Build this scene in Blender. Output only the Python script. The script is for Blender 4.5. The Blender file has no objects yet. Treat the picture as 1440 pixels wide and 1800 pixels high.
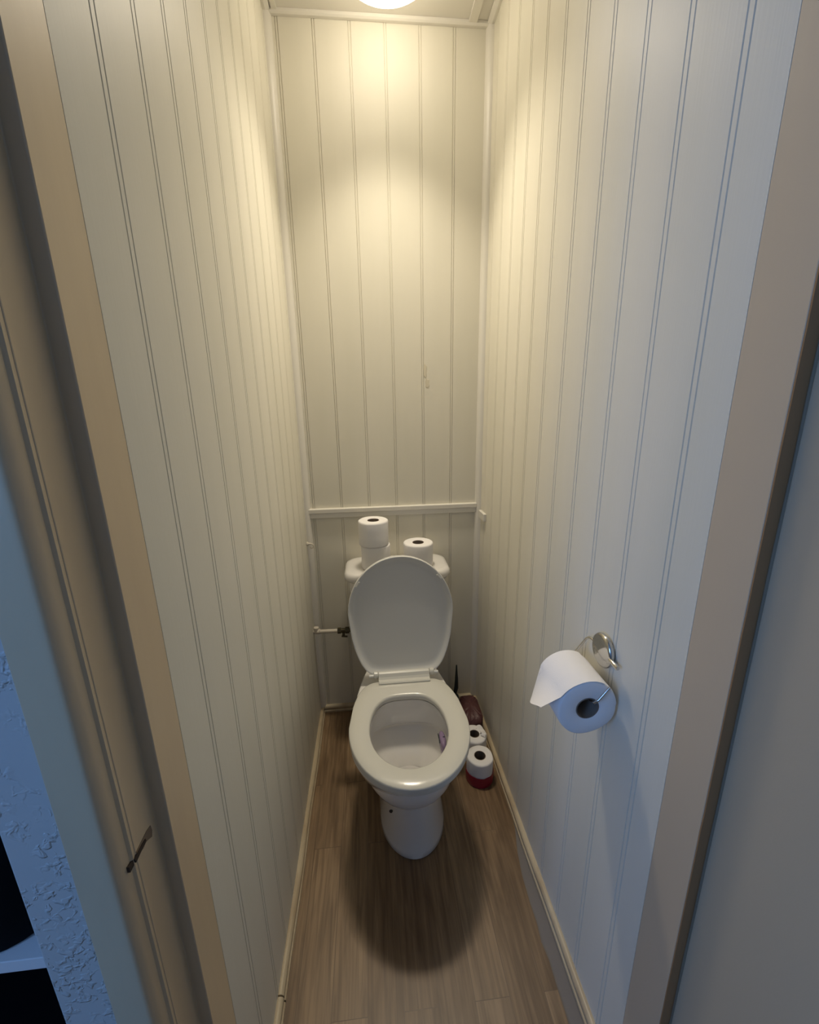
import bpy, bmesh, math, random
from mathutils import Vector, Matrix, noise
random.seed(4)
SC = bpy.context.scene
COL = SC.collection
PI = math.pi

# ------------------------------------------------------------------ camera
cam_d = bpy.data.cameras.new('camera'); cam = bpy.data.objects.new('camera', cam_d); COL.objects.link(cam)
cam_d.sensor_fit = 'HORIZONTAL'; cam_d.sensor_width = 36; cam_d.lens = 36 * 739.47 / 1440
cam_d.clip_start = 0.01
yaw, pitch, roll = 0.0915, -0.2616, -0.0174
fw = Vector((math.sin(yaw) * math.cos(pitch), math.cos(yaw) * math.cos(pitch), math.sin(pitch)))
rt = Vector((math.cos(yaw), -math.sin(yaw), 0)); up = rt.cross(fw)
r2 = rt * math.cos(roll) + up * math.sin(roll); u2 = -rt * math.sin(roll) + up * math.cos(roll)
m = Matrix((r2, u2, -fw)).transposed().to_4x4(); m.translation = Vector((-0.0264, -1.6474, 1.3589))
cam.matrix_world = m
SC.camera = cam

# ------------------------------------------------------------------ world, light, exposure
w = bpy.data.worlds.new('sky'); SC.world = w; w.use_nodes = True
bg = w.node_tree.nodes['Background']; bg.inputs[0].default_value = (0.20, 0.42, 1.0, 1); bg.inputs[1].default_value = 1.0
SC.view_settings.view_transform = 'Standard'; SC.view_settings.look = 'None'
SC.view_settings.exposure = 0.0; SC.view_settings.gamma = 1.0; SC.view_settings.use_curve_mapping = False
LAMP_POWER = 5.8; LAMP_DOWN = 6.3; LAMP_SPREAD = 97; LAMP_COL = (1.0, 0.885, 0.70)
la = bpy.data.lights.new('hall_window_daylight', 'AREA'); la.shape = 'RECTANGLE'; la.size = 0.7; la.size_y = 1.1
la.energy = 19.0; la.color = (0.22, 0.46, 1.0)
lo = bpy.data.objects.new('hall_window_daylight', la); COL.objects.link(lo)
lo.location = (-1.93, -2.62, 1.72); lo.rotation_euler = Vector((1, 0.42, -0.22)).to_track_quat('-Z', 'Y').to_euler()

# ------------------------------------------------------------------ materials
def mat(name, col, rough=0.5, metal=0.0, spec=0.5, coat=0.0, bump=None, vary=None, sss=0):
    """bump=(scale xyz, strength, distance) / vary=(second colour, scale xyz, lo, hi)"""
    mt = bpy.data.materials.new(name); mt.use_nodes = True
    nt = mt.node_tree; b = nt.nodes['Principled BSDF']
    b.inputs['Base Color'].default_value = (*col, 1); b.inputs['Roughness'].default_value = rough
    b.inputs['Metallic'].default_value = metal; b.inputs['Specular IOR Level'].default_value = spec
    b.inputs['Coat Weight'].default_value = coat
    b.inputs['Coat Roughness'].default_value = 0.12
    if bump or vary:
        tc = nt.nodes.new('ShaderNodeTexCoord')
    if bump:
        mp = nt.nodes.new('ShaderNodeMapping'); mp.inputs['Scale'].default_value = bump[0]
        no = nt.nodes.new('ShaderNodeTexNoise'); no.inputs['Scale'].default_value = 1; no.inputs['Detail'].default_value = 4
        bp = nt.nodes.new('ShaderNodeBump'); bp.inputs['Strength'].default_value = bump[1]; bp.inputs['Distance'].default_value = bump[2]
        nt.links.new(tc.outputs['Object'], mp.inputs[0]); nt.links.new(mp.outputs[0], no.inputs['Vector'])
        nt.links.new(no.outputs['Fac'], bp.inputs['Height']); nt.links.new(bp.outputs[0], b.inputs['Normal'])
    if vary:
        mp = nt.nodes.new('ShaderNodeMapping'); mp.inputs['Scale'].default_value = vary[1]
        no = nt.nodes.new('ShaderNodeTexNoise'); no.inputs['Scale'].default_value = 1; no.inputs['Detail'].default_value = 5
        cr = nt.nodes.new('ShaderNodeValToRGB'); cr.color_ramp.elements[0].position = vary[2]; cr.color_ramp.elements[1].position = vary[3]
        cr.color_ramp.elements[0].color = (*col, 1); cr.color_ramp.elements[1].color = (*vary[0], 1)
        nt.links.new(tc.outputs['Object'], mp.inputs[0]); nt.links.new(mp.outputs[0], no.inputs['Vector'])
        nt.links.new(no.outputs['Fac'], cr.inputs[0]); nt.links.new(cr.outputs[0], b.inputs['Base Color'])
    return mt

PAINT = (0.82, 0.785, 0.68)
M = {}
M['board'] = mat('painted_boards', PAINT, 0.42, spec=0.25, bump=((260, 260, 5), 0.25, 0.0006), vary=((0.78, 0.75, 0.64), (9, 9, 1.2), 0.35, 0.7))
M['trim'] = mat('trim_paint', (0.82, 0.79, 0.72), 0.30, bump=((40, 40, 6), 0.15, 0.0008))
M['cream'] = mat('cream_gloss', (0.74, 0.59, 0.39), 0.38, bump=((60, 60, 4), 0.25, 0.001), vary=((0.68, 0.54, 0.36), (14, 14, 3), 0.35, 0.7))
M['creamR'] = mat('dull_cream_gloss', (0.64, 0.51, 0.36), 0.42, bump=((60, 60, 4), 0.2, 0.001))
M['bead'] = mat('skirting_cream', (0.56, 0.47, 0.32), 0.4, bump=((30, 6, 30), 0.3, 0.001), vary=((0.46, 0.36, 0.23), (20, 9, 20), 0.4, 0.65))
M['ceil'] = mat('ceiling_paint', (0.80, 0.77, 0.70), 0.5)
M['door'] = mat('door_shade_paint', (0.55, 0.46, 0.33), 0.55, bump=((200, 200, 200), 0.15, 0.0006))  # warm, darkened tint replaces the shadow of someone standing in the hall
M['brown'] = mat('gap_shade_brown', (0.36, 0.20, 0.09), 0.6, bump=((60, 60, 3), 0.3, 0.001))  # brown paint that also carries the shade of the door gap
M['plaster'] = mat('hall_paint', (0.75, 0.72, 0.68), 0.7)
M['screed'] = mat('grey_screed', (0.20, 0.18, 0.165), 0.75, bump=((90, 90, 90), 0.3, 0.001))
M['china'] = mat('vitreous_china', (0.80, 0.78, 0.75), 0.12, coat=0.5)
M['plastic'] = mat('seat_plastic', (0.66, 0.65, 0.59), 0.22, coat=0.3)
M['lidp'] = mat('lid_plastic', (0.66, 0.66, 0.64), 0.33)
M['paper'] = mat("tissue_paper", (0.88, 0.86, 0.85), 0.95, spec=0.1, bump=((500, 500, 500), 0.35, 0.0008))
M['card'] = mat('cardboard_core', (0.24, 0.19, 0.15), 0.9, spec=0.1)
M['wrap'] = mat('red_film', (0.30, 0.012, 0.035), 0.3, bump=((50, 50, 90), 0.6, 0.003))
M['wrapd'] = mat('maroon_film', (0.085, 0.03, 0.03), 0.5, bump=((60, 60, 60), 0.8, 0.004))
M['chrome'] = mat('chrome', (0.62, 0.61, 0.58), 0.13, metal=1.0)
M['pipe'] = mat('painted_pipe', (0.68, 0.62, 0.52), 0.3)
M['brass'] = mat('tarnished_brass', (0.09, 0.075, 0.04), 0.4, metal=0.7)
M['brush'] = mat('dark_brush_plastic', (0.035, 0.045, 0.045), 0.4)
M['brushpot'] = mat('dull_green_plastic', (0.10, 0.12, 0.11), 0.5)
M['water'] = mat('bowl_water', (0.62, 0.60, 0.58), 0.05)
M['gel'] = mat('purple_gel', (0.26, 0.19, 0.31), 0.2)
M['dark'] = mat('recess_shade_black', (0.006, 0.006, 0.007), 0.9, spec=0.1)  # near black stands in for the unlit inside of the recess
M['darkbag'] = mat('black_fabric', (0.007, 0.008, 0.010), 0.9, spec=0.1)
M['shelf'] = mat('white_shelf', (0.80, 0.80, 0.80), 0.4)
M['chip'] = mat('paint_scuff', (0.74, 0.68, 0.54), 0.3)
M['darkwood'] = mat('exposed_dark_wood', (0.045, 0.03, 0.02), 0.8)
M['rawwood'] = mat('chipped_wood', (0.27, 0.19, 0.12), 0.7)

def lamp_mat():
    mt = bpy.data.materials.new('opal_lit_diffuser'); mt.use_nodes = True
    b = mt.node_tree.nodes['Principled BSDF']; b.inputs['Base Color'].default_value = (.9, .9, .88, 1)
    b.inputs['Emission Color'].default_value = (1.0, 0.885, 0.70, 1); b.inputs['Emission Strength'].default_value = LAMP_POWER
    return mt
M['lamp'] = lamp_mat()

def wallpaper_mat():
    mt = bpy.data.materials.new('embossed_wallpaper'); mt.use_nodes = True; nt = mt.node_tree
    b = nt.nodes['Principled BSDF']; b.inputs['Base Color'].default_value = (0.60, 0.60, 0.58, 1); b.inputs['Roughness'].default_value = 0.45
    tc = nt.nodes.new('ShaderNodeTexCoord')
    n1 = nt.nodes.new('ShaderNodeTexNoise'); n1.inputs['Scale'].default_value = 95; n1.inputs['Detail'].default_value = 2; n1.inputs['Distortion'].default_value = 0.5
    n2 = nt.nodes.new('ShaderNodeTexNoise'); n2.inputs['Scale'].default_value = 16; n2.inputs['Detail'].default_value = 1
    r1 = nt.nodes.new('ShaderNodeValToRGB'); r1.color_ramp.elements[0].position = .50; r1.color_ramp.elements[1].position = .64
    r2_ = nt.nodes.new('ShaderNodeValToRGB'); r2_.color_ramp.elements[0].position = .36; r2_.color_ramp.elements[1].position = .50
    mu = nt.nodes.new('ShaderNodeMath'); mu.operation = 'MULTIPLY'
    bp = nt.nodes.new('ShaderNodeBump'); bp.inputs['Strength'].default_value = 0.9; bp.inputs['Distance'].default_value = 0.0016
    L = nt.links.new
    L(tc.outputs['Object'], n1.inputs['Vector']); L(tc.outputs['Object'], n2.inputs['Vector'])
    L(n1.outputs['Fac'], r1.inputs[0]); L(n2.outputs['Fac'], r2_.inputs[0]); L(r1.outputs[0], mu.inputs[0]); L(r2_.outputs[0], mu.inputs[1])
    L(mu.outputs[0], bp.inputs['Height']); L(bp.outputs[0], b.inputs['Normal'])
    return mt
M['wallpaper'] = wallpaper_mat()

def floor_mat():
    mt = bpy.data.materials.new('oak_vinyl_planks'); mt.use_nodes = True; nt = mt.node_tree; L = nt.links.new
    b = nt.nodes['Principled BSDF']; b.inputs['Roughness'].default_value = 0.42
    tc = nt.nodes.new('ShaderNodeTexCoord')
    mp = nt.nodes.new('ShaderNodeMapping'); mp.inputs['Rotation'].default_value = (0, 0, PI / 2)
    L(tc.outputs['Object'], mp.inputs[0])
    br = nt.nodes.new('ShaderNodeTexBrick'); br.offset = 0.37; br.offset_frequency = 2; br.squash = 1.0
    br.inputs['Scale'].default_value = 1.0; br.inputs['Brick Width'].default_value = 0.62; br.inputs['Row Height'].default_value = 0.083
    br.inputs['Mortar Size'].default_value = 0.0009; br.inputs['Mortar Smooth'].default_value = 0.3; br.inputs['Bias'].default_value = 0.0
    br.inputs['Color1'].default_value = (0, 0, 0, 1); br.inputs['Color2'].default_value = (1, 1, 1, 1); br.inputs['Mortar'].default_value = (0.5, 0.5, 0.5, 1)
    L(mp.outputs[0], br.inputs['Vector'])
    cr = nt.nodes.new('ShaderNodeValToRGB')
    cr.color_ramp.elements[0].color = (0.20, 0.128, 0.068, 1); cr.color_ramp.elements[1].color = (0.32, 0.222, 0.130, 1)
    L(br.outputs['Color'], cr.inputs[0])
    # long streaky grain
    m2 = nt.nodes.new('ShaderNodeMapping'); m2.inputs['Scale'].default_value = (95, 5, 1); L(tc.outputs['Object'], m2.inputs[0])
    # shift the grain plank by plank
    ad = nt.nodes.new('ShaderNodeVectorMath'); ad.operation = 'ADD'; L(m2.outputs[0], ad.inputs[0])
    sc = nt.nodes.new('ShaderNodeVectorMath'); sc.operation = 'SCALE'; sc.inputs['Scale'].default_value = 37.0
    L(br.outputs['Color'], sc.inputs[0]); L(sc.outputs[0], ad.inputs[1])
    n1 = nt.nodes.new('ShaderNodeTexNoise'); n1.inputs['Scale'].default_value = 1; n1.inputs['Detail'].default_value = 6; n1.inputs['Distortion'].default_value = 0.6
    L(ad.outputs[0], n1.inputs['Vector'])
    c2 = nt.nodes.new('ShaderNodeValToRGB'); c2.color_ramp.elements[0].position = .32; c2.color_ramp.elements[1].position = .72
    c2.color_ramp.elements[0].color = (0.62, 0.58, 0.54, 1); c2.color_ramp.elements[1].color = (1.18, 1.16, 1.12, 1)
    L(n1.outputs['Fac'], c2.inputs[0])
    m3 = nt.nodes.new('ShaderNodeMapping'); m3.inputs['Scale'].default_value = (16, 3.2, 1); L(tc.outputs['Object'], m3.inputs[0])
    n2 = nt.nodes.new('ShaderNodeTexNoise'); n2.inputs['Scale'].default_value = 1; n2.inputs['Detail'].default_value = 3; n2.inputs['Distortion'].default_value = 1.5
    L(m3.outputs[0], n2.inputs['Vector'])
    c3 = nt.nodes.new('ShaderNodeValToRGB'); c3.color_ramp.elements[0].position = .33; c3.color_ramp.elements[1].position = .62
    c3.color_ramp.elements[0].color = (0.74, 0.70, 0.66, 1); c3.color_ramp.elements[1].color = (1.05, 1.05, 1.05, 1)
    L(n2.outputs['Fac'], c3.inputs[0])
    x1 = nt.nodes.new('ShaderNodeMix'); x1.data_type = 'RGBA'; x1.blend_type = 'MULTIPLY'; x1.inputs[0].default_value = 1
    L(cr.outputs[0], x1.inputs[6]); L(c2.outputs[0], x1.inputs[7])
    x2 = nt.nodes.new('ShaderNodeMix'); x2.data_type = 'RGBA'; x2.blend_type = 'MULTIPLY'; x2.inputs[0].default_value = 1
    L(x1.outputs[2], x2.inputs[6]); L(c3.outputs[0], x2.inputs[7])
    x3 = nt.nodes.new('ShaderNodeMix'); x3.data_type = 'RGBA'; x3.blend_type = 'MIX'; x3.inputs[7].default_value = (0.06, 0.04, 0.025, 1)
    mm = nt.nodes.new('ShaderNodeMath'); mm.operation = 'MULTIPLY'; mm.inputs[1].default_value = 0.55; L(br.outputs['Fac'], mm.inputs[0])
    L(mm.outputs[0], x3.inputs[0]); L(x2.outputs[2], x3.inputs[6]); L(x3.outputs[2], b.inputs['Base Color'])
    bp = nt.nodes.new('ShaderNodeBump'); bp.inputs['Strength'].default_value = 0.25; bp.inputs['Distance'].default_value = 0.0006
    L(n1.outputs['Fac'], bp.inputs['Height']); L(bp.outputs[0], b.inputs['Normal'])
    return mt
M['floor'] = floor_mat()

# ------------------------------------------------------------------ mesh helpers
def link(name, bm, material, parent=None, smooth=False, bevel=0, seg=2, label=None, auto=None):
    bmesh.ops.recalc_face_normals(bm, faces=bm.faces)
    me = bpy.data.meshes.new(name); bm.to_mesh(me); bm.free()
    o = bpy.data.objects.new(name, me); COL.objects.link(o)
    for mt in (material if isinstance(material, (list, tuple)) else [material]):
        me.materials.append(mt)
    if bevel:
        b = o.modifiers.new('bevel', 'BEVEL'); b.width = bevel; b.segments = seg; b.limit_method = 'ANGLE'; b.angle_limit = math.radians(40)
    if smooth:
        for p in me.polygons: p.use_smooth = True
        if auto is not None:
            me.set_sharp_from_angle(angle=math.radians(auto))
    if parent is not None: o.parent = parent
    if label: o['label'] = label
    return o
def struct(o): o['kind'] = 'structure'; return o
def tag(o, label, cat, group=None):
    o['label'] = label; o['category'] = cat
    if group: o['group'] = group
    return o
def thing(name, loc, label, cat, group=None, rotz=0):
    o = bpy.data.objects.new(name, None); COL.objects.link(o); o.location = loc; o.rotation_euler = (0, 0, rotz)
    o.empty_display_size = 0.05
    return tag(o, label, cat, group)
def box(bm, x0, x1, y0, y1, z0, z1):
    vs = [bm.verts.new((x, y, z)) for x in (x0, x1) for y in (y0, y1) for z in (z0, z1)]
    for f in ((0, 1, 3, 2), (4, 6, 7, 5), (0, 4, 5, 1), (2, 3, 7, 6), (0, 2, 6, 4), (1, 5, 7, 3)):
        bm.faces.new([vs[i] for i in f])
def boxo(name, dims, material, parent=None, bevel=0, **k):
    bm = bmesh.new(); box(bm, *dims); return link(name, bm, material, parent, bevel=bevel, **k)
def prism(bm, pts, axis, a, b):
    """extrude closed 2-D outline along an axis. axis z: pts=(x,y); y: pts=(x,z); x: pts=(y,z)"""
    def P(p, t):
        return {'z': (p[0], p[1], t), 'y': (p[0], t, p[1]), 'x': (t, p[0], p[1])}[axis]
    A = [bm.verts.new(P(p, a)) for p in pts]; B = [bm.verts.new(P(p, b)) for p in pts]
    n = len(pts)
    for i in range(n): bm.faces.new((A[i], A[(i + 1) % n], B[(i + 1) % n], B[i]))
    bm.faces.new(A[::-1]); bm.faces.new(B)
def loft(bm, rings, closed=False, capa=True, capb=True):
    R = [[bm.verts.new(p) for p in r] for r in rings]; n = len(R[0])
    cnt = len(R) if closed else len(R) - 1
    for j in range(cnt):
        a, b = R[j], R[(j + 1) % len(R)]
        for i in range(n): bm.faces.new((a[i], a[(i + 1) % n], b[(i + 1) % n], b[i]))
    if not closed:
        if capa: bm.faces.new(R[0][::-1])
        if capb: bm.faces.new(R[-1])
    return R
def lathe(bm, prof, c=(0, 0, 0), n=48, axis='z', closed=False):
    rings = []
    for r, h in prof:
        ring = []
        for i in range(n):
            a = 2 * PI * i / n; p, q = r * math.cos(a), r * math.sin(a)
            v = {'z': (p, q, h), 'y': (p, h, q), 'x': (h, p, q)}[axis]
            ring.append((c[0] + v[0], c[1] + v[1], c[2] + v[2]))
        rings.append(ring)
    loft(bm, rings, closed=closed)
def tube(bm, pts, r, n=14, cap=True):
    pts = [Vector(p) for p in pts]; rings = []
    prev = None
    for i, p in enumerate(pts):
        if i == 0: t = pts[1] - p
        elif i == len(pts) - 1: t = p - pts[i - 1]
        else: t = (pts[i + 1] - p).normalized() + (p - pts[i - 1]).normalized()
        t.normalize()
        if prev is None:
            a = Vector((0, 0, 1)) if abs(t.z) < .9 else Vector((1, 0, 0)); u = t.cross(a).normalized()
        else:
            u = (prev - t * prev.dot(t)).normalized()
        prev = u; v = t.cross(u)
        rr = r[i] if isinstance(r, (list, tuple)) else r
        rings.append([p + (u * math.cos(2 * PI * k / n) + v * math.sin(2 * PI * k / n)) * rr for k in range(n)])
    loft(bm, rings, capa=cap, capb=cap)

# ------------------------------------------------------------------ room shell
XL, XR, ZC = -0.290, 0.4155, 2.498       # panelled side walls, ceiling
YF = -1.157                              # where the panelling meets the door lining
TOP = 2.54
def groove_profile(a0, a1, centres, half=0.0052, gw=0.0027, gd=0.0023):
    """front profile of tongue and groove boards: twin grooves with a bead between, at each centre"""
    pts = [(a0, 0)]
    for c in sorted(centres):
        for s in (c - half, c + half):
            if s - gw / 2 > a0 and s + gw / 2 < a1:
                pts += [(s - gw / 2, 0), (s - gw / 4, -gd), (s + gw / 4, -gd), (s + gw / 2, 0)]
    return pts + [(a1, 0)]
# back wall (faces -y)
g0, pitch_b = -0.2564, 0.110
pr = groove_profile(XL - .05, XR + .05, [g0 + i * pitch_b for i in range(-1, 7)], half=0.0035, gw=0.0026, gd=0.0026)
bm = bmesh.new(); prism(bm, [(x, -d) for x, d in pr] + [(XR + .05, .05), (XL - .05, .05)], 'z', -0.01, TOP)
struct(link('wall_back', bm, M['board']))
# paint scuff on the back wall, a raised blob of old paint
wb = bpy.data.objects['wall_back']
def blob_patch(name, cx, cz, w_, h_, y, material, seed, parent):
    bm = bmesh.new(); n = 22; ring = []
    for i in range(n):
        a = 2 * PI * i / n; k = 0.75 + 0.45 * noise.noise((math.cos(a) * 1.3 + seed, math.sin(a) * 1.3, seed))
        ring.append((cx + w_ * k * math.cos(a), cz + h_ * k * math.sin(a)))
    prism(bm, ring, 'y', y, y - 0.0012)
    return link(name, bm, material, parent, bevel=0.0005)
blob_patch('paint_scuff', 0.193, 1.463, 0.009, 0.032, 0.0, M['chip'], 3.1, wb)
blob_patch('paint_scuff', 0.201, 1.415, 0.012, 0.022, 0.0, M['chip'], 7.7, wb)
# left wall (faces +x)
pl = groove_profile(YF, 0.03, [-1.071 + i * 0.1023 for i in range(11)])
bm = bmesh.new(); prism(bm, [(XL + d, y) for y, d in pl] + [(XL - .05, .03), (XL - .05, YF)], 'z', -0.01, TOP)
struct(link('wall_left', bm, M['board']))
# right wall (faces -x)
pq = groove_profile(YF, 0.03, [-1.092 + i * 0.1023 for i in range(11)])
bm = bmesh.new(); prism(bm, [(XR - d, y) for y, d in pq] + [(XR + .05, .03), (XR + .05, YF)], 'z', -0.01, TOP)
wr = struct(link('wall_right', bm, M['board']))
# ceiling
struct(boxo('ceiling', (XL - .05, XR + .05, YF - .1, .05, ZC, ZC + .04), M['ceil']))

# floor: grey screed, vinyl sheet on top with an irregular right edge
struct(boxo('floor', (-2.0, 1.5, -3.5, 0.05, -0.05, -0.003), M['screed']))
bm = bmesh.new()
edge = [(0.4155, -.001), (0.4155, -.35), (0.408, -.5), (0.396, -.62), (0.379, -.69), (0.369, -.76), (0.366, -.83), (0.3665, -.88), (0.3625, -.92), (0.367, -.955),
        (0.3655, -1.0), (0.3655, -1.05), (0.364, -1.10), (0.363, -1.2), (0.362, -1.3), (0.40, -1.34), (1.3, -1.36), (1.3, -3.3), (-1.8, -3.3), (-1.8, -1.36),
        (-.30, -1.34), (-0.270, -1.28), (-.272, -1.1), (-.277, -.9), (-.281, -.6), (-.284, -.3), (-.2855, -.001)]
prism(bm, edge, 'z', -0.003, 0.0)
o = struct(link('floor', bm, M['floor']))

# skirting beads (cream, low double-curved moulding)
def bead_prof(h=0.030, d=0.017):
    p = [(0, 0), (d, 0), (d, .006)]
    for i in range(5):
        a = i / 4 * PI / 2; p.append((d - .003 + 0.003 * math.cos(a), .006 + .003 * math.sin(a)))
    p += [(d - .005, .0105)]
    for i in range(9):
        a = i / 8 * PI * 0.62 - 0.1; p.append((d - .0125 + .010 * math.cos(a), .0195 + .010 * math.sin(a)))
    p += [(0, h)]
    return p
P = bead_prof()
def skirting(name, side, a, b, wob=0.0):
    bm = bmesh.new(); n = 26; rings = []
    for i in range(n + 1):
        t = a + (b - a) * i / n; j = wob * noise.noise((t * 5.0, 3.3 if side == 'l' else 8.1, 0))
        if side == 'l': rings.append([(XL + u + (j if u > 0 else 0), t, z) for u, z in P])
        elif side == 'r': rings.append([(XR - u + (j if u > 0 else 0), t, z) for u, z in P])
        else: rings.append([(t, -u, z) for u, z in P])
    loft(bm, rings); return struct(link(name, bm, M['bead'], smooth=True, auto=35))
skirting('baseboard_left', 'l', -0.966, 0.0, .003)
skirting('baseboard_left', 'l', YF, -0.9695, .002)
skirting('baseboard_right', 'r', YF, 0.0, .002)
skirting('baseboard_back', 'b', XL, XR)

# corner beads, batten, cornices
def quarter(r=0.02, n=8):
    return [(0, 0), (r, 0)] + [(r * math.cos(i / n * PI / 2) if i else r, r * math.sin(i / n * PI / 2)) for i in range(1, n)] + [(0, r)]
q = quarter(0.021)
bm = bmesh.new(); prism(bm, [(XL + a, -b) for a, b in q], 'z', 0.03, ZC); struct(link('trim_1', bm, M['trim'], smooth=True, auto=50))
bm = bmesh.new(); prism(bm, [(XR - a, -b) for a, b in q], 'z', 0.03, ZC); struct(link('trim_2', bm, M['trim'], smooth=True, auto=50))
# batten on the back wall: flat strip with a small lower step
bm = bmesh.new(); prism(bm, [(0.001, .946), (-.014, .946), (-.016, .944), (-.016, .929), (-.010, .926), (-.010, .9075), (0.001, .9075)], 'x', XL + .010, XR - .017)
struct(link('trim_3', bm, M['trim'], bevel=.0012))
# cornice strips under the ceiling
bm = bmesh.new(); prism(bm, [(0.0, ZC), (-.015, ZC), (-.015, ZC - .008), (-.010, ZC - .0125), (0, ZC - .0125)], 'x', XL, XR); struct(link('trim_4', bm, M['trim'], bevel=.001))
bm = bmesh.new(); prism(bm, [(XR, ZC), (XR - .020, ZC), (XR - .020, ZC - .006), (XR - .008, ZC - .0125), (XR, ZC - .0125)], 'y', YF, 0); struct(link('trim_5', bm, M['trim'], bevel=.001))
bm = bmesh.new(); prism(bm, [(XL, ZC), (XL + .020, ZC), (XL + .020, ZC - .006), (XL + .008, ZC - .0125), (XL, ZC - .0125)], 'y', YF, 0); struct(link('trim_6', bm, M['trim'], bevel=.001))
struct(boxo('trim_7', (0.336, 0.362, YF, -.014, ZC - .008, ZC), M['trim'], bevel=.001))
struct(boxo('trim_8', (XL + .024, XL + .040, YF, -.014, ZC - .006, ZC), M['trim'], bevel=.001))

# ------------------------------------------------------------------ doorway
DY0, DY1, DY2 = YF, -1.219, -1.2624      # stop depth, rebate depth
XS = -0.306                              # rebate face on the left
HD = 2.08
bm = bmesh.new()
prism(bm, [(XL, DY0), (XL + .0005, DY1 + .001), (XL, DY1), (XS, DY1), (XS, DY2), (XS - .03, DY2), (XS - .03, DY0)], 'z', 0, HD)
fl = struct(link('trim_9', bm, M['cream'], bevel=.0012))
bm = bmesh.new()   # right lining: stop; brown strip beyond it paints in the shaded gap
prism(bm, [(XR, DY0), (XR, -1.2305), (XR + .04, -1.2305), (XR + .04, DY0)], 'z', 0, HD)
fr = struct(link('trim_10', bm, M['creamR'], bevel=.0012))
bm = bmesh.new(); n = 60
for i in range(n):
    pass
rings = []
for i in range(n + 1):
    z = HD * i / n; j = 0.0012 * noise.noise((z * 9, 0, 0)); x = XR + .0005 + .0006 * noise.noise((z * 23, 4, 0))
    rings.append([(x, -1.2300, z), (x, -1.2320, z), (XR + .016 + j, -1.2320, z), (XR + .016 + j, -1.2300, z)])
loft(bm, rings); link('brown_gap_strip', bm, M['brown'], fr, label='brown strip along the edge of the lining, painted as the shaded gap')
# head of the doorway and wall over it
struct(boxo('trim_11', (XL - .03, XR + .04, DY2, DY0, HD, HD + .03), M['cream']))
struct(boxo('wall_front', (XL - .06, XR + .06, DY2, DY0 + .0, HD + .03, TOP), M['plaster']))
# gouge across the left rebate, an old latch cut
bm = bmesh.new()
A = [(-1.2615, .8665), (-1.2615, .8738), (-1.2480, .8740), (-1.2380, .8745), (-1.2300, .8725), (-1.2290, .8640), (-1.2315, .8570), (-1.2370, .8605), (-1.2430, .8640), (-1.2500, .8630), (-1.2560, .8655)]
prism(bm, A, 'x', XS - .001, XS + .0006)
link('latch_gouge', bm, M['rawwood'], fl, label='chipped bare wood around an old latch cut')
bm = bmesh.new()
prism(bm, [(-1.2660, .8640), (-1.2665, .8690), (-1.2600, .8715), (-1.2500, .8710), (-1.2440, .8700), (-1.2430, .8655), (-1.2490, .8655), (-1.2560, .8650)], 'x', XS - .006, XS + .0012)
box(bm, -.3125, -.3072, -1.2745, -1.2655, .8615, .8690)
link('latch_gouge', bm, M['darkwood'], fl, label='dark slot in the lining')

# architrave on the hall side, with a rounded inner ridge
AX0, AX1 = -0.3068, -0.3575
YA = -1.2874
prof = [(AX0, DY2 + .002), (AX0, DY2 - .004)]
for i in range(9):
    a = i / 8 * PI / 2; prof.append((AX0 - .0030 - .010 * (1 - math.cos(a)), DY2 - .006 - (-(YA + .0002) + DY2 - .006) * math.sin(a)))
prof += [(-0.323, YA), (AX1 + .003, YA), (AX1, YA + .003), (AX1, DY2 + .002)]
bm = bmesh.new(); prism(bm, prof, 'z', 0, HD + .05)
struct(link('trim_12', bm, M['cream'], smooth=True, auto=28))
# right architrave, behind the open door
# hall partition: narrow papered strip left of the doorway, then a cupboard opening
YW = -1.2690
struct(boxo('wall_hall', (-0.430, XS - .03, YW, -1.16, 0, 2.5), M['wallpaper'], bevel=.003))
struct(boxo('wall_hall', (-2.0, -1.25, YW, -1.16, 0, 2.5), M['wallpaper']))
struct(boxo('wall_hall', (-1.25, -0.430, YW, -1.16, 1.95, 2.5), M['wallpaper']))
struct(boxo('wall_hall', (XR + .04, 1.5, YW + .03, -1.16, 0, 2.5), M['wallpaper']))
struct(boxo('wall_hall', (XS - .03, XR + .04, YW, DY2, HD + .03, 2.5), M['plaster']))
# cupboard behind the opening, its darkness painted on as near black
bm = bmesh.new()
box(bm, -1.27, -0.35, -0.62, -0.60, 0, 2.0); box(bm, -1.29, -1.27, -1.16, -0.60, 0, 2.0); box(bm, -0.37, -0.35, -1.155, -0.62, 0, 2.0)
box(bm, -1.27, -0.37, -1.16, -0.62, 1.95, 1.97); box(bm, -1.27, -0.37, -1.16, -0.62, 0, 0.02)
struct(link('wall_cupboard', bm, M['dark']))
sh = boxo('shelf', (-1.25, -0.4305, -1.262, -0.93, 0.710, 0.7285), M['shelf'], bevel=.001)
tag(sh, 'white shelf board in the dark recess at the lower left edge', 'shelf')
bm = bmesh.new()
rings = []
for z, k in ((0, .985), (.004, 1.0), (.12, 1.0), (.24, .98), (.28, .93), (.285, .86)):
    ring = []
    for i in range(40):
        a = 2 * PI * i / 40; c_, s_ = math.cos(a), math.sin(a)
        ring.append((-.674 + .232 * k * math.copysign(abs(c_) ** .36, c_), -1.113 + .1515 * k * math.copysign(abs(s_) ** .42, s_), .7285 + z))
    rings.append(ring)
loft(bm, rings)
tag(link('storage_basket', bm, M['darkbag'], smooth=True, auto=40), 'black rounded container standing on the white shelf', 'container')
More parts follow.
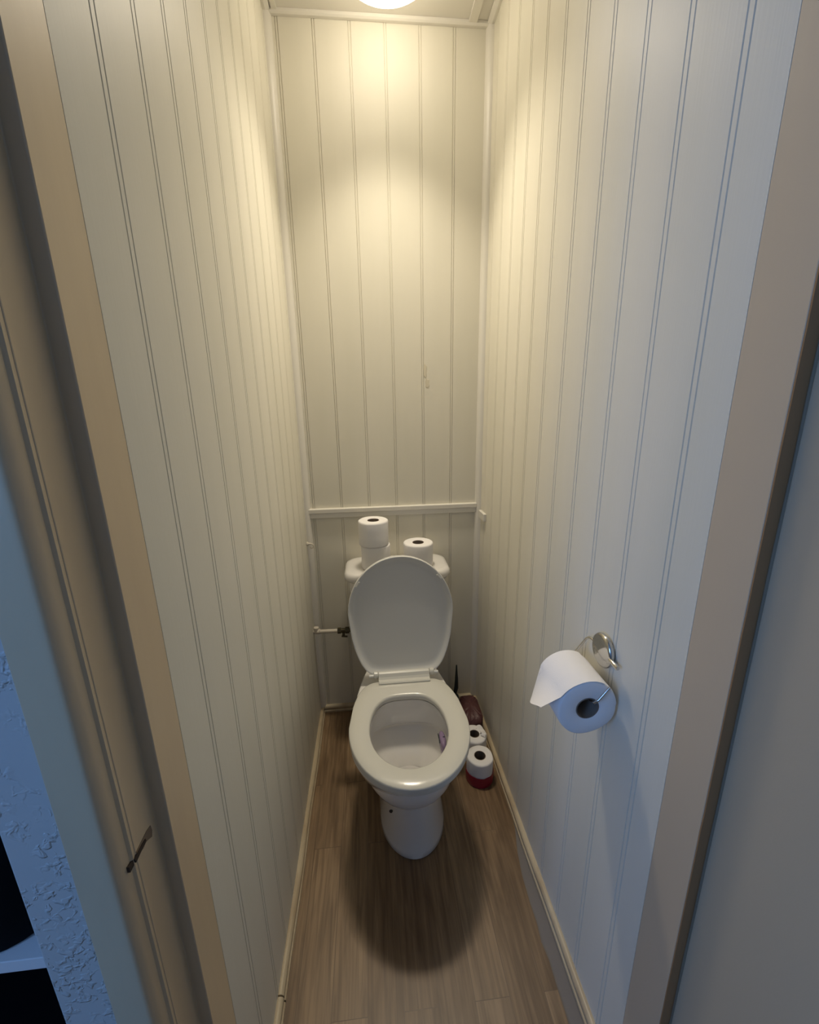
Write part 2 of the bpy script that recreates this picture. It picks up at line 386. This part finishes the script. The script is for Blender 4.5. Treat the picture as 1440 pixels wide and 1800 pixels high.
# hall walls round the photographer, with a window at the back left
struct(boxo('wall_hall', (1.48, 1.5, -3.5, YW, 0, 2.5), M['plaster']))
struct(boxo('wall_hall', (-2.0, 1.5, -3.36, -3.3, 0, 2.5), M['plaster']))
bm = bmesh.new(); box(bm, -2.02, -1.98, -3.3, -3.05, 0, 2.5); box(bm, -2.02, -1.98, -2.2, YW, 0, 2.5); box(bm, -2.02, -1.98, -3.05, -2.2, 0, .95); box(bm, -2.02, -1.98, -3.05, -2.2, 2.30, 2.5)
struct(link('wall_hall', bm, M['plaster']))
wf = bmesh.new(); box(wf, -2.01, -1.98, -3.05, -3.01, .95, 2.30); box(wf, -2.01, -1.98, -2.24, -2.2, .95, 2.30); box(wf, -2.01, -1.98, -3.01, -2.24, .95, .99); box(wf, -2.01, -1.98, -3.01, -2.24, 2.26, 2.30); box(wf, -2.01, -1.98, -2.64, -2.61, .99, 2.26)
struct(link('window_1', wf, M['shelf']))
struct(boxo('ceiling', (-2.0, 1.5, -3.5, YW, 2.5, 2.53), M['plaster']))

# open door leaf on the right
dr = thing('door_1', (XR + .0165, -1.234, 0), 'plain door standing open on the right, shade mixed into its paint', 'door', rotz=0)
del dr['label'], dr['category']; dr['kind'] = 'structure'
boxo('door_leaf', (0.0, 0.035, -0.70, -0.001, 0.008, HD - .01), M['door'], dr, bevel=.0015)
for hz in (0.25, 1.80):
    bm = bmesh.new(); lathe(bm, [(.005, 0), (.005, .075)], (.034, .003, hz), 12); link('hinge', bm, M['brass'], dr)
bm = bmesh.new(); lathe(bm, [(.012, 0), (.010, -.02), (.009, -.03), (.022, -.042), (.026, -.055), (.020, -.066), (.001, -.069)], (0, -.64, 1.0), 20, axis='x'); link('door_knob', bm, M['brass'], dr, smooth=True)

# ------------------------------------------------------------------ ceiling lamp
LX, LY = 0.066, -0.255
lt = thing('ceiling_lamp', (LX, LY, ZC), 'round white ceiling light glowing at the top of the photo', 'light')
bm = bmesh.new(); lathe(bm, [(.146, 0), (.148, -.003), (.148, -.012), (.142, -.014)], n=64); link('lamp_base', bm, M['shelf'], lt, smooth=True, auto=40)
prof = [(.145, -.0125)] + [(.146 * math.cos(i / 14 * PI / 2) ** .42 if i < 14 else .0015, -.014 - .076 * math.sin(i / 14 * PI / 2)) for i in range(15)]
bm = bmesh.new(); lathe(bm, prof, n=64); link('diffuser', bm, M['lamp'], lt, smooth=True, label='glowing white dome')
ld = bpy.data.lights.new('ceiling_lamp_bulb', 'AREA'); ld.shape = 'DISK'; ld.size = 0.20; ld.energy = LAMP_DOWN; ld.color = LAMP_COL; ld.spread = math.radians(LAMP_SPREAD)
lq = bpy.data.objects.new('ceiling_lamp_bulb', ld); COL.objects.link(lq); lq.parent = lt; lq.location = (0, 0, -.0925); lq.rotation_euler = (math.radians(-11), 0, 0)

# ------------------------------------------------------------------ toilet
TX = 0.055
def egg(cx, yb, yf, hw, z, n=64, back=0.80, pw=2.3, ymid=None, hwb=None):
    """outline: rounded front, squarer back. yb back edge, yf front edge (more negative)"""
    if ymid is None: ymid = yb + (yf - yb) * 0.48
    pts = []
    for i in range(n):
        a = 2 * PI * i / n; c_, s_ = math.cos(a), math.sin(a)
        if s_ < 0:   # front half
            p = 2.0
            x = math.copysign(abs(c_) ** (2 / p), c_) * hw; y = ymid + (yf - ymid) * abs(s_) ** (2 / p)
        else:
            if hwb:
                x = math.copysign(abs(c_) ** .26, c_) * hw; y = ymid + (yb - ymid) * abs(s_) ** .34
                t = (y - ymid) / (yb - ymid); x *= 1 + (hwb / hw - 1) * t ** 1.8
            else:
                x = math.copysign(abs(c_) ** (2 / (pw + 1.2)), c_) * hw; y = ymid + (yb - ymid) * abs(s_) ** (2 / pw)
        pts.append((cx + x, y, z))
    return pts
toilet = thing('toilet', (TX, -.4, 0), 'white close-coupled toilet with its lid raised, standing against the panelled back wall', 'toilet')
def tlink(name, bm, mt, parent=None, **k):
    """parts are modelled in room coordinates, then moved into the toilet's frame"""
    bmesh.ops.translate(bm, verts=bm.verts, vec=-Vector(toilet.location))
    return link(name, bm, mt, parent or toilet, **k)
BX = 0.066
bm = bmesh.new(); rings = []
for z, yb, yf, hw, cx in ((0, -.30, -.683, .104, BX), (.006, -.30, -.688, .107, BX), (.022, -.30, -.685, .1055, BX), (.04, -.30, -.680, .102, BX), (.10, -.29, -.676, .0975, BX), (.17, -.27, -.672, .095, BX - .002),
                           (.235, -.25, -.672, .098, BX - .004), (.262, -.24, -.682, .108, .060), (.278, -.23, -.700, .124, .058), (.300, -.22, -.728, .143, .057), (.330, -.21, -.762, .160, TX), (.362, -.20, -.785, .170, TX),
                           (.378, -.20, -.797, .174, TX), (.390, -.20, -.803, .175, TX), (.3965, -.20, -.800, .172, TX), (.399, -.205, -.795, .167, TX)):
    rings.append(egg(cx, yb, yf, hw, z, ymid=-.60 if z > .25 else (yb + yf) / 2 - .04, pw=3, hwb=hw * .60 if z > .25 else None))
# inside: deep rim wall whose lower lip drops towards the back, undercut, bowl
for z, yb, yf, hw, sag in ((.399, -.468, -.757, .117, 0), (.396, -.464, -.762, .120, 0), (.386, -.463, -.764, .1215, .2), (.372, -.464, -.762, .1205, .95), (.368, -.468, -.758, .1175, 1), (.364, -.463, -.765, .123, 1), (.360, -.448, -.778, .134, .95),
                           (.345, -.446, -.780, .137, .8), (.31, -.452, -.775, .133, .45), (.275, -.472, -.752, .119, .12), (.238, -.503, -.715, .095, 0), (.215, -.53, -.685, .072, 0), (.19, -.54, -.67, .06, 0)):
    ring = egg(TX, yb, yf, hw, z, ymid=(yb + yf) / 2, pw=2.0)
    rings.append([(x, y, zz - sag * .060 * max(0, min(1, (y + .615) / .15)) ** 1.1) for x, y, zz in ring])
loft(bm, rings)
tlink('pan', bm, M['china'], smooth=True, auto=50)
bm = bmesh.new(); lathe(bm, [(.001, .2015), (.072, .2015), (.072, .2005), (.001, .2005)], (TX, -.607, 0), 40); tlink('water', bm, M['water'], smooth=False)
# floor fixing cap
bm = bmesh.new(); lathe(bm, [(.001, .0), (.006, .001), (.0045, .004), (.001, .005)], (0, 0, 0), 12)
bmesh.ops.rotate(bm, verts=bm.verts, cent=(0, 0, 0), matrix=Matrix.Rotation(math.radians(90), 3, 'X')); bmesh.ops.translate(bm, verts=bm.verts, vec=(BX - .073, -.655, .165)); tlink('fixing_hole', bm, M['darkwood'])
# seat ring
def seat_ring():
    bm = bmesh.new(); rings = []
    sec = [(0.0, .405, 0), (0.0, .411, 0)]   # fraction from outer(0) to inner(1), height
    S = [(.010, .4045), (.000, .408), (-.003, .414), (.000, .4205), (.010, .4245), (.05, .4268), (.5, .4280), (.92, .4268), (.985, .4235), (1.0, .418), (.995, .410), (.97, .4055), (.93, .4045)]
    for f, z in S:
        o_ = egg(TX + .002, -.397, -.824, .1785, z, ymid=-.600, pw=2.9, n=72, hwb=.136)
        i_ = egg(TX, -.476, -.759, .1145, z, ymid=-.617, pw=2.0, n=72)
        rings.append([(a[0] + (b[0] - a[0]) * f, a[1] + (b[1] - a[1]) * f, z + .004 * max(0, (a[1] + .62) / .25) * 0) for a, b in zip(o_, i_)])
    loft(bm, rings, closed=True)
    return bm
tlink('seat', seat_ring(), M['plastic'], smooth=True, auto=60)
# hinge block and its two round end caps
bm = bmesh.new(); prism(bm, [(-.418, .4255), (-.421, .431), (-.416, .4345), (-.404, .4355), (-.398, .441), (-.392, .450), (-.384, .453), (-.376, .450), (-.373, .440), (-.373, .4255)], 'x', -.028, .148)
tlink('hinge_block', bm, M['plastic'], bevel=.002)
for hx in (-.036, .157):
    bm = bmesh.new(); lathe(bm, [(.0105, -.0075), (.012, -.006), (.012, .006), (.0105, .0075)], (hx, -.384, .442), 20, axis='x'); tlink('hinge_cap', bm, M['plastic'], smooth=True, auto=40)
bm = bmesh.new(); tube(bm, [(-.060, -.382, .4365), (.180, -.382, .4365)], .0055); tlink('hinge_pin', bm, M['lidp'])
# raised lid: built lying in its own plane (u across, v up from the hinge), then stood up leaning back
def lid_bm():
    bm = bmesh.new(); tilt = math.radians(8.5)
    O = Vector((TX + .003, -.374, .432)); U = Vector((1, 0, 0)); V = Vector((0, math.sin(tilt), math.cos(tilt))); N = Vector((0, -math.cos(tilt), math.sin(tilt)))
    def outline(s, n=96):
        pts = []
        H = .420; vm = .225; hw = .181
        for i in range(n):
            a = 2 * PI * i / n; c_, s_ = math.cos(a), math.sin(a)
            if s_ >= 0: x = c_ * (hw - s); y = vm + (H - vm - s) * s_
            else:
                x = math.copysign(abs(c_) ** .24, c_); t = abs(s_) ** .36
                x *= (hw - s); y = vm - (vm - s) * t
                x *= 1 - .27 * (abs(y - vm) / vm) ** 1.7
            pts.append((x, y))
        return pts
    rings = []
    for s, h in ((.004, -.0165), (.0, -.012), (.0, .0045), (.0015, .007), (.005, .007), (.0075, .005), (.014, -.003), (.022, -.0068), (.034, -.0078), (.10, -.0080), (.17, -.0081)):
        rings.append([O + U * x + V * y + N * h for x, y in outline(s)])
    rings = [[O + U * x + V * y + N * (-.0165) for x, y in outline(.17)]] + rings
    loft(bm, rings)
    return bm, O, U, V, N
bm, O, U, V, N = lid_bm()
lid = tlink('lid', bm, M['lidp'], smooth=True, auto=50, label='raised lid showing its grey underside')
for (bx, by, ang) in ((-.1435, .330, 55), (.134, .343, -48)):
    bm = bmesh.new()
    box(bm, -.011, .011, -.0032, .0032, 0, .0055)
    a = math.radians(ang)
    for v_ in bm.verts:
        x, y, z = v_.co; xx = x * math.cos(a) - y * math.sin(a) + bx; yy = x * math.sin(a) + y * math.cos(a) + by
        v_.co = O + U * xx + V * yy + N * (z + .0040)
    tlink('lid_buffer', bm, M['plastic'], lid, bevel=.0015, label='small white rubber buffer')
# cistern
def rrect(cx, cy, hx, hy, z, r=.05, n=10):
    pts = []
    for (sx, sy, a0) in ((1, 1, 0), (-1, 1, 90), (-1, -1, 180), (1, -1, 270)):
        for i in range(n + 1):
            a = math.radians(a0 + 90 * i / n); pts.append((cx + sx * (hx - r) + r * math.cos(a), cy + sy * (hy - r) + r * math.sin(a), z))
    return pts
CX = .061; CY = -.104
bm = bmesh.new()
loft(bm, [rrect(CX, CY - .004, .13, .062, .398, .03), rrect(CX, CY, .155, .078, .405, .035), rrect(CX, CY, .170, .088, .44, .04), rrect(CX, CY, .180, .0915, .55, .042), rrect(CX, CY, .186, .094, .706, .045)])
tlink('cistern', bm, M['china'], smooth=True, auto=45)
bm = bmesh.new()
LS = ((.186, .092, .700), (.197, .096, .7015), (.2025, .0985, .709), (.203, .099, .718), (.201, .098, .728), (.195, .094, .7355), (.184, .086, .7385), (.16, .07, .7395))
loft(bm, [rrect(CX, CY, a, b, z, min(.055, b - .004)) for a, b, z in LS])
tlink('cistern_lid', bm, M['china'], smooth=True, auto=60)
bm = bmesh.new(); lathe(bm, [(.016, .7390), (.016, .7425), (.014, .7435), (.001, .7435)], (.0625, -.100, 0), 20); tlink('flush_button', bm, M['chrome'], smooth=True, auto=40)
# pan outlet into the wall
bm = bmesh.new(); tube(bm, [(.066, -.26, .185), (.066, -.10, .185), (.066, -.002, .185)], .052, 20); tlink('outlet_pipe', bm, M['china'], smooth=True, auto=40)

# water pipe and valve, left of the cistern
pp = thing('water_pipe', (-.24, -.06, .432), 'white water pipe with a dark brass valve feeding the cistern from the left wall', 'pipe')
def plink(par, name, bm, mt, **k):
    bmesh.ops.translate(bm, verts=bm.verts, vec=-Vector(par.location)); return link(name, bm, mt, par, **k)
bm = bmesh.new(); tube(bm, [(-.288, -.052, .4335), (-.270, -.0575, .4335), (-.183, -.06, .4335)], .0078); plink(pp, 'pipe', bm, M['pipe'], smooth=True, auto=40)
bm = bmesh.new(); tube(bm, [(-.278, -.0555, .430), (-.277, -.0555, .452)], .0105); tube(bm, [(-.289, -.052, .4335), (-.262, -.0585, .4335)], .0108); plink(pp, 'elbow', bm, M['pipe'], smooth=True, auto=40)
bm = bmesh.new(); tube(bm, [(-.190, -.06, .4335), (-.176, -.06, .4335)], .0125, 6); tube(bm, [(-.178, -.06, .4335), (-.150, -.06, .4335)], .0095); tube(bm, [(-.158, -.06, .4335), (-.142, -.06, .4335)], .0135, 6)
tube(bm, [(-.145, -.06, .4335), (-.100, -.07, .4335)], .007); plink(pp, 'valve', bm, M['brass'], smooth=True, auto=35, label='dark brass isolating valve')
bm = bmesh.new(); tube(bm, [(-.166, -.062, .424), (-.166, -.068, .413)], .006, 10); tube(bm, [(-.174, -.069, .412), (-.150, -.069, .409)], .0038, 8); plink(pp, 'valve_lever', bm, M['brass'], smooth=True, auto=35)

# ------------------------------------------------------------------ rolls of toilet paper
def roll_bm(R, h, rc, wob=.0012, seed=0, n=72):
    bm = bmesh.new(); rings = []
    prof = [(rc, .002), (rc + .004, 0), (R - .004, 0), (R - .001, .002), (R, .006), (R, h * .33), (R, h * .66), (R, h - .006), (R - .001, h - .002), (R - .004, h), (rc + .004, h), (rc, h - .002)]
    for r, z in prof:
        ring = []
        for i in range(n):
            a = 2 * PI * i / n
            k = wob * noise.noise((math.cos(a) * 1.2 + seed, math.sin(a) * 1.2, z * 8 + seed)) * 2.2 if r > rc + .01 else 0
            step = .0012 * (i / n) if r > rc + .01 else 0     # overlap step of the last turn
            ring.append(((r + k + step) * math.cos(a), (r + k + step) * math.sin(a), z))
        rings.append(ring)
    loft(bm, rings, closed=True); return bm
def core_bm(rc, h):
    bm = bmesh.new(); lathe(bm, [(rc + .0003, .001), (rc + .0003, h - .001), (rc - .0012, h - .001), (rc - .0012, .001)], n=36, closed=True)
    return bm
def paper_roll(loc, label, group=None, R=.055, h=.0935, rc=.0215, seed=0, rotz=0, floor_cap=True):
    t = thing('toilet_roll', loc, label, 'toilet roll', group, rotz)
    link('paper', roll_bm(R, h, rc, seed=seed), M['paper'], t, smooth=True, auto=50)
    link('cardboard_core', core_bm(rc, h), M['card'], t, smooth=True, auto=50, label='dark brown cardboard core')
    return t
G = 'spare toilet rolls standing on the cistern lid'
ZT = .7398
paper_roll((-.020, -.130, ZT), 'white toilet roll on the cistern lid at the left, bottom of the stack of two', G, seed=1, rotz=2.5)
paper_roll((-.024, -.133, ZT + .0940), 'white toilet roll on the left, topmost of the stack of two above the cistern', G, seed=5, rotz=4.4)
paper_roll((.1435, -.133, ZT), 'single white toilet roll standing alone on the right end of the cistern lid', G, seed=9, rotz=3.9, h=.0925)
# rolls on the floor, in the remains of their red film
G2 = 'toilet rolls on the floor to the right of the toilet'
fr1 = paper_roll((.329, -.421, 0.0008), 'white toilet roll on the floor, its lower half still wrapped in red film', G2, R=.0470, h=.0985, rc=.0205, seed=12, rotz=1.0)
fr2 = paper_roll((.334, -.3175, 0.0008), 'white toilet roll on the floor with a torn top, just behind the red-wrapped one', G2, R=.0470, h=.0985, rc=.0195, seed=17)
bm = bmesh.new(); rings = []
for z, k in ((-.0005, .0472), (.004, .0482), (.02, .0486), (.038, .0484), (.043, .0480), (.0432, .0474), (.02, .0473), (.0, .0460)):
    ring = []
    for i in range(72):
        a = 2 * PI * i / 72; kk = k + .0013 * (noise.noise((math.cos(a) * 3, math.sin(a) * 3, z * 40)) if k > .0475 else 0) + .0022
        zz = z + (.004 * noise.noise((math.cos(a) * 2, math.sin(a) * 2, 4)) if z > .03 else 0)
        ring.append((kk * math.cos(a), kk * math.sin(a), zz))
    rings.append(ring)
loft(bm, rings, closed=True)
link('red_film', bm, M['wrap'], fr1, smooth=True, auto=50, label='crumpled red plastic film round the bottom of the roll')
# torn strip of paper lying over roll two
bm = bmesh.new(); n = 12; ra, rb = [], []
for i in range(n + 1):
    a = math.radians(-38 + 100 * i / n)
    ra.append(Vector((.044 * math.cos(a), .044 * math.sin(a), .100 + .006 * math.sin(i * .8)))); rb.append(Vector(((.024 + .005 * math.sin(i * 1.3)) * math.cos(a), (.024 + .005 * math.sin(i * 1.3)) * math.sin(a), .101 + .010 * math.sin(i * .5 + .3))))
lay = []
for off in (0, .0012):
    lay.append([[bm.verts.new(p + Vector((0, 0, off))) for p in row] for row in (ra, rb)])
for L_ in lay:
    for i in range(n): bm.faces.new((L_[0][i], L_[0][i + 1], L_[1][i + 1], L_[1][i]))
for k in (0, 1):
    for i in range(n): bm.faces.new((lay[0][k][i], lay[0][k][i + 1], lay[1][k][i + 1], lay[1][k][i]))
for i in (0, n): bm.faces.new((lay[0][0][i], lay[0][1][i], lay[1][1][i], lay[1][0][i]))
link('torn_sheet', bm, M['paper'], fr2, smooth=True, auto=50)
# the unopened rest of the pack in the corner
bm = bmesh.new(); rings = []
for z, k in ((0.001, .93), (.004, 1.0), (.03, 1.02), (.055, .98), (.09, 1.0), (.108, .97), (.118, .80), (.122, .45), (.123, .1)):
    ring = []
    for i in range(60):
        a = 2 * PI * i / 60; c_, s_ = math.cos(a), math.sin(a)
        k2 = k * (1 + .05 * noise.noise((c_ * 2.2, s_ * 2.2, z * 30)))
        ring.append((.350 + .041 * k2 * math.copysign(abs(c_) ** .5, c_), -.190 + .080 * k2 * math.copysign(abs(s_) ** .5, s_), z + (.004 * noise.noise((c_ * 4, s_ * 4, 9)) if z > .1 else 0)))
    rings.append(ring)
loft(bm, rings)
tag(link('toilet_roll_pack', bm, M['wrapd'], smooth=True, auto=70), 'dark red plastic-wrapped pack in the floor corner behind the loose rolls', 'pack')

# toilet brush behind the pan, right side
tb = thing('toilet_brush', (.296, -.064, 0), 'dark toilet brush standing by the back wall to the right of the toilet', 'toilet brush')
bm = bmesh.new(); lathe(bm, [(.033, 0), (.034, .003), (.032, .06), (.030, .072), (.027, .072), (.028, .010), (.001, .010)], n=32); link('holder', bm, M['brushpot'], tb, smooth=True, auto=40)
bm = bmesh.new(); tube(bm, [(0, 0, .03), (.011, -.007, .09), (.0165, -.010, .125), (.0165, -.012, .165), (.0155, -.014, .215), (.0150, -.015, .240)], [.005, .0075, .0095, .0075, .0042, .003], 12); link('handle', bm, M['brush'], tb, smooth=True, auto=40)
bm = bmesh.new(); lathe(bm, [(.004, .014), (.020, .018), (.024, .04), (.020, .062), (.006, .068)], n=24); link('bristles', bm, M['brush'], tb, smooth=True)

# purple rim cleaner inside the bowl
rb_ = thing('rim_block', (.1605, -.603, .356), 'small purple toilet cleaner hanging inside the bowl under the right rim', 'toilet cleaner')
bm = bmesh.new(); rings = []
for z, k in ((-.040, .5), (-.034, .85), (-.015, 1), (.004, 1), (.010, .7), (.011, .2)):
    rings.append([(.010 * k * math.cos(2 * PI * i / 24) - .002, .033 * k * math.sin(2 * PI * i / 24), z) for i in range(24)])
loft(bm, rings); link('gel_block', bm, M['gel'], rb_, smooth=True)
bm = bmesh.new(); tube(bm, [(-.013, -.018, .006), (-.014, -.010, .012), (-.013, 0, .006), (-.014, .008, .013), (-.013, .018, .007)], .0016, 8); tube(bm, [(-.004, 0, .008), (.004, 0, .012)], .002, 8)
link('cage_clip', bm, M['brush'], rb_)

# ------------------------------------------------------------------ holder and roll on the right wall
hd = thing('toilet_roll_holder', (XR, -.97, .885), 'chrome wall holder with a domed round plate and bent wire arm', 'toilet roll holder')
bm = bmesh.new(); lathe(bm, [(.023, 0), (.028, -.002), (.0325, -.006), (.0335, -.010), (.0320, -.0135), (.028, -.0155), (.0265, -.0152), (.017, -.0163), (.001, -.0166)], n=48, axis='x')
link('wall_plate', bm, M['chrome'], hd, smooth=True, auto=50)
bm = bmesh.new()
x0 = -.0125
HW = [(x0, -.054, -.002), (x0, -.030, -.001), (x0, .036, .0035), (x0 - .002, .042, .003), (x0 - .006, .046, -.002)]
xc, zc = .352 - XR, .806 - .885
HW += [(xc + .018, .052, zc + .030), (xc + .008, .050, zc + .018), (xc + .006, .042, zc + .0145), (xc + .006, -.055, zc + .0145), (xc + .008, -.0655, zc + .017), (xc + .014, -.0680, zc + .024), (xc + .033, -.0665, zc + .047)]
tube(bm, HW, .0024, 12)
link('wire_arm', bm, M['chrome'], hd, smooth=True, auto=60)
bm = bmesh.new(); tube(bm, [(x0, -.030, -.001), (x0, -.0545, -.002), (x0, -.0565, -.002)], [.0042, .0042, .003], 14); link('end_cap', bm, M['chrome'], hd, smooth=True, auto=50)
hr = thing('toilet_roll', (.352, -1.030, .806), 'white toilet roll in use on the chrome wall holder, loose sheet hanging', 'toilet roll')
RR = .0560
def to_y(bm):   # stand-up roll -> axis along +y
    bmesh.ops.rotate(bm, verts=bm.verts, cent=(0, 0, 0), matrix=Matrix.Rotation(-PI / 2, 3, 'X'))
    return bm
link('paper', to_y(roll_bm(RR, .100, .0215, seed=23)), M['paper'], hr, smooth=True, auto=50)
link('cardboard_core', to_y(core_bm(.0215, .100)), M['card'], hr, smooth=True, auto=50, label='dark inside of the cardboard core')
# loose sheet: over the top, off the left side, lifted at the near corner
bm = bmesh.new(); NU, NV = 26, 14; top_, bot_ = [], []
def sheet(u, v):
    """u 0..1 over the top and down; v 0 near (camera) .. 1 far"""
    a0, a1 = math.radians(60), math.radians(150)
    L0 = RR * (a1 - a0); tail = .022 + .046 * v ** 1.2; s = u * (L0 + tail)
    R_ = RR + .0016
    y = .0005 + .099 * v
    if s < L0:
        a = a0 + s / RR; lift = .003 * max(0, math.degrees(a) - 110) / 40 * (1 - v)
        return Vector(((R_ + lift) * math.cos(a), y, (R_ + lift) * math.sin(a)))
    d = s - L0; a = a1
    p = Vector(((R_ + .003 * (1 - v)) * math.cos(a), y, (R_ + .003 * (1 - v)) * math.sin(a)))
    near = Vector((-.90, -.01, -.44)); far = Vector((-.20, 0, -.98))
    dr_ = (near * (1 - v) + far * v).normalized()
    k = d * (1.9 * (1 - v) + 1.0 * v)
    return p + dr_ * k
for i in range(NU + 1):
    rt_, rb2 = [], []
    for j in range(NV + 1):
        p = sheet(i / NU, j / NV); rt_.append(bm.verts.new(p)); q_ = p.copy(); rad = Vector((p.x, 0, p.z)).normalized(); rb2.append(bm.verts.new(p - rad * .0007))
    top_.append(rt_); bot_.append(rb2)
for i in range(NU):
    for j in range(NV):
        bm.faces.new((top_[i][j], top_[i + 1][j], top_[i + 1][j + 1], top_[i][j + 1])); bm.faces.new((bot_[i][j], bot_[i][j + 1], bot_[i + 1][j + 1], bot_[i + 1][j]))
for i in range(NU):
    for j in (0, NV): bm.faces.new((top_[i][j], top_[i + 1][j], bot_[i + 1][j], bot_[i][j]))
for j in range(NV):
    for i in (0, NU): bm.faces.new((top_[i][j], top_[i][j + 1], bot_[i][j + 1], bot_[i][j]))
link('loose_sheet', bm, M['paper'], hr, smooth=True, auto=60)

# ------------------------------------------------------------------ small bits on the walls
bm = bmesh.new(); lathe(bm, [(.0055, 0), (.0065, .002), (.0060, .004), (.0028, .006), (.0028, .012)], (0, 0, 0), 18, axis='x')
tube(bm, [(.010, 0, 0), (.016, 0, -.002), (.019, 0, -.007), (.017, 0, -.012), (.012, 0, -.013), (.009, 0, -.010)], .0022, 10)
o = link('cup_hook', bm, M['pipe'], smooth=True, auto=60); o.location = (XL + .000, -.036, .812); o.scale = (1.4, 1.4, 1.4)
tag(o, 'small white painted hook on the left wall beside the corner bead', 'hook')
o = boxo('wood_block', (XR - .012, XR, -.105, -.030, .892, .922), M['trim'], bevel=.002)
tag(o, 'small white painted wood block on the right wall near the corner', 'block')
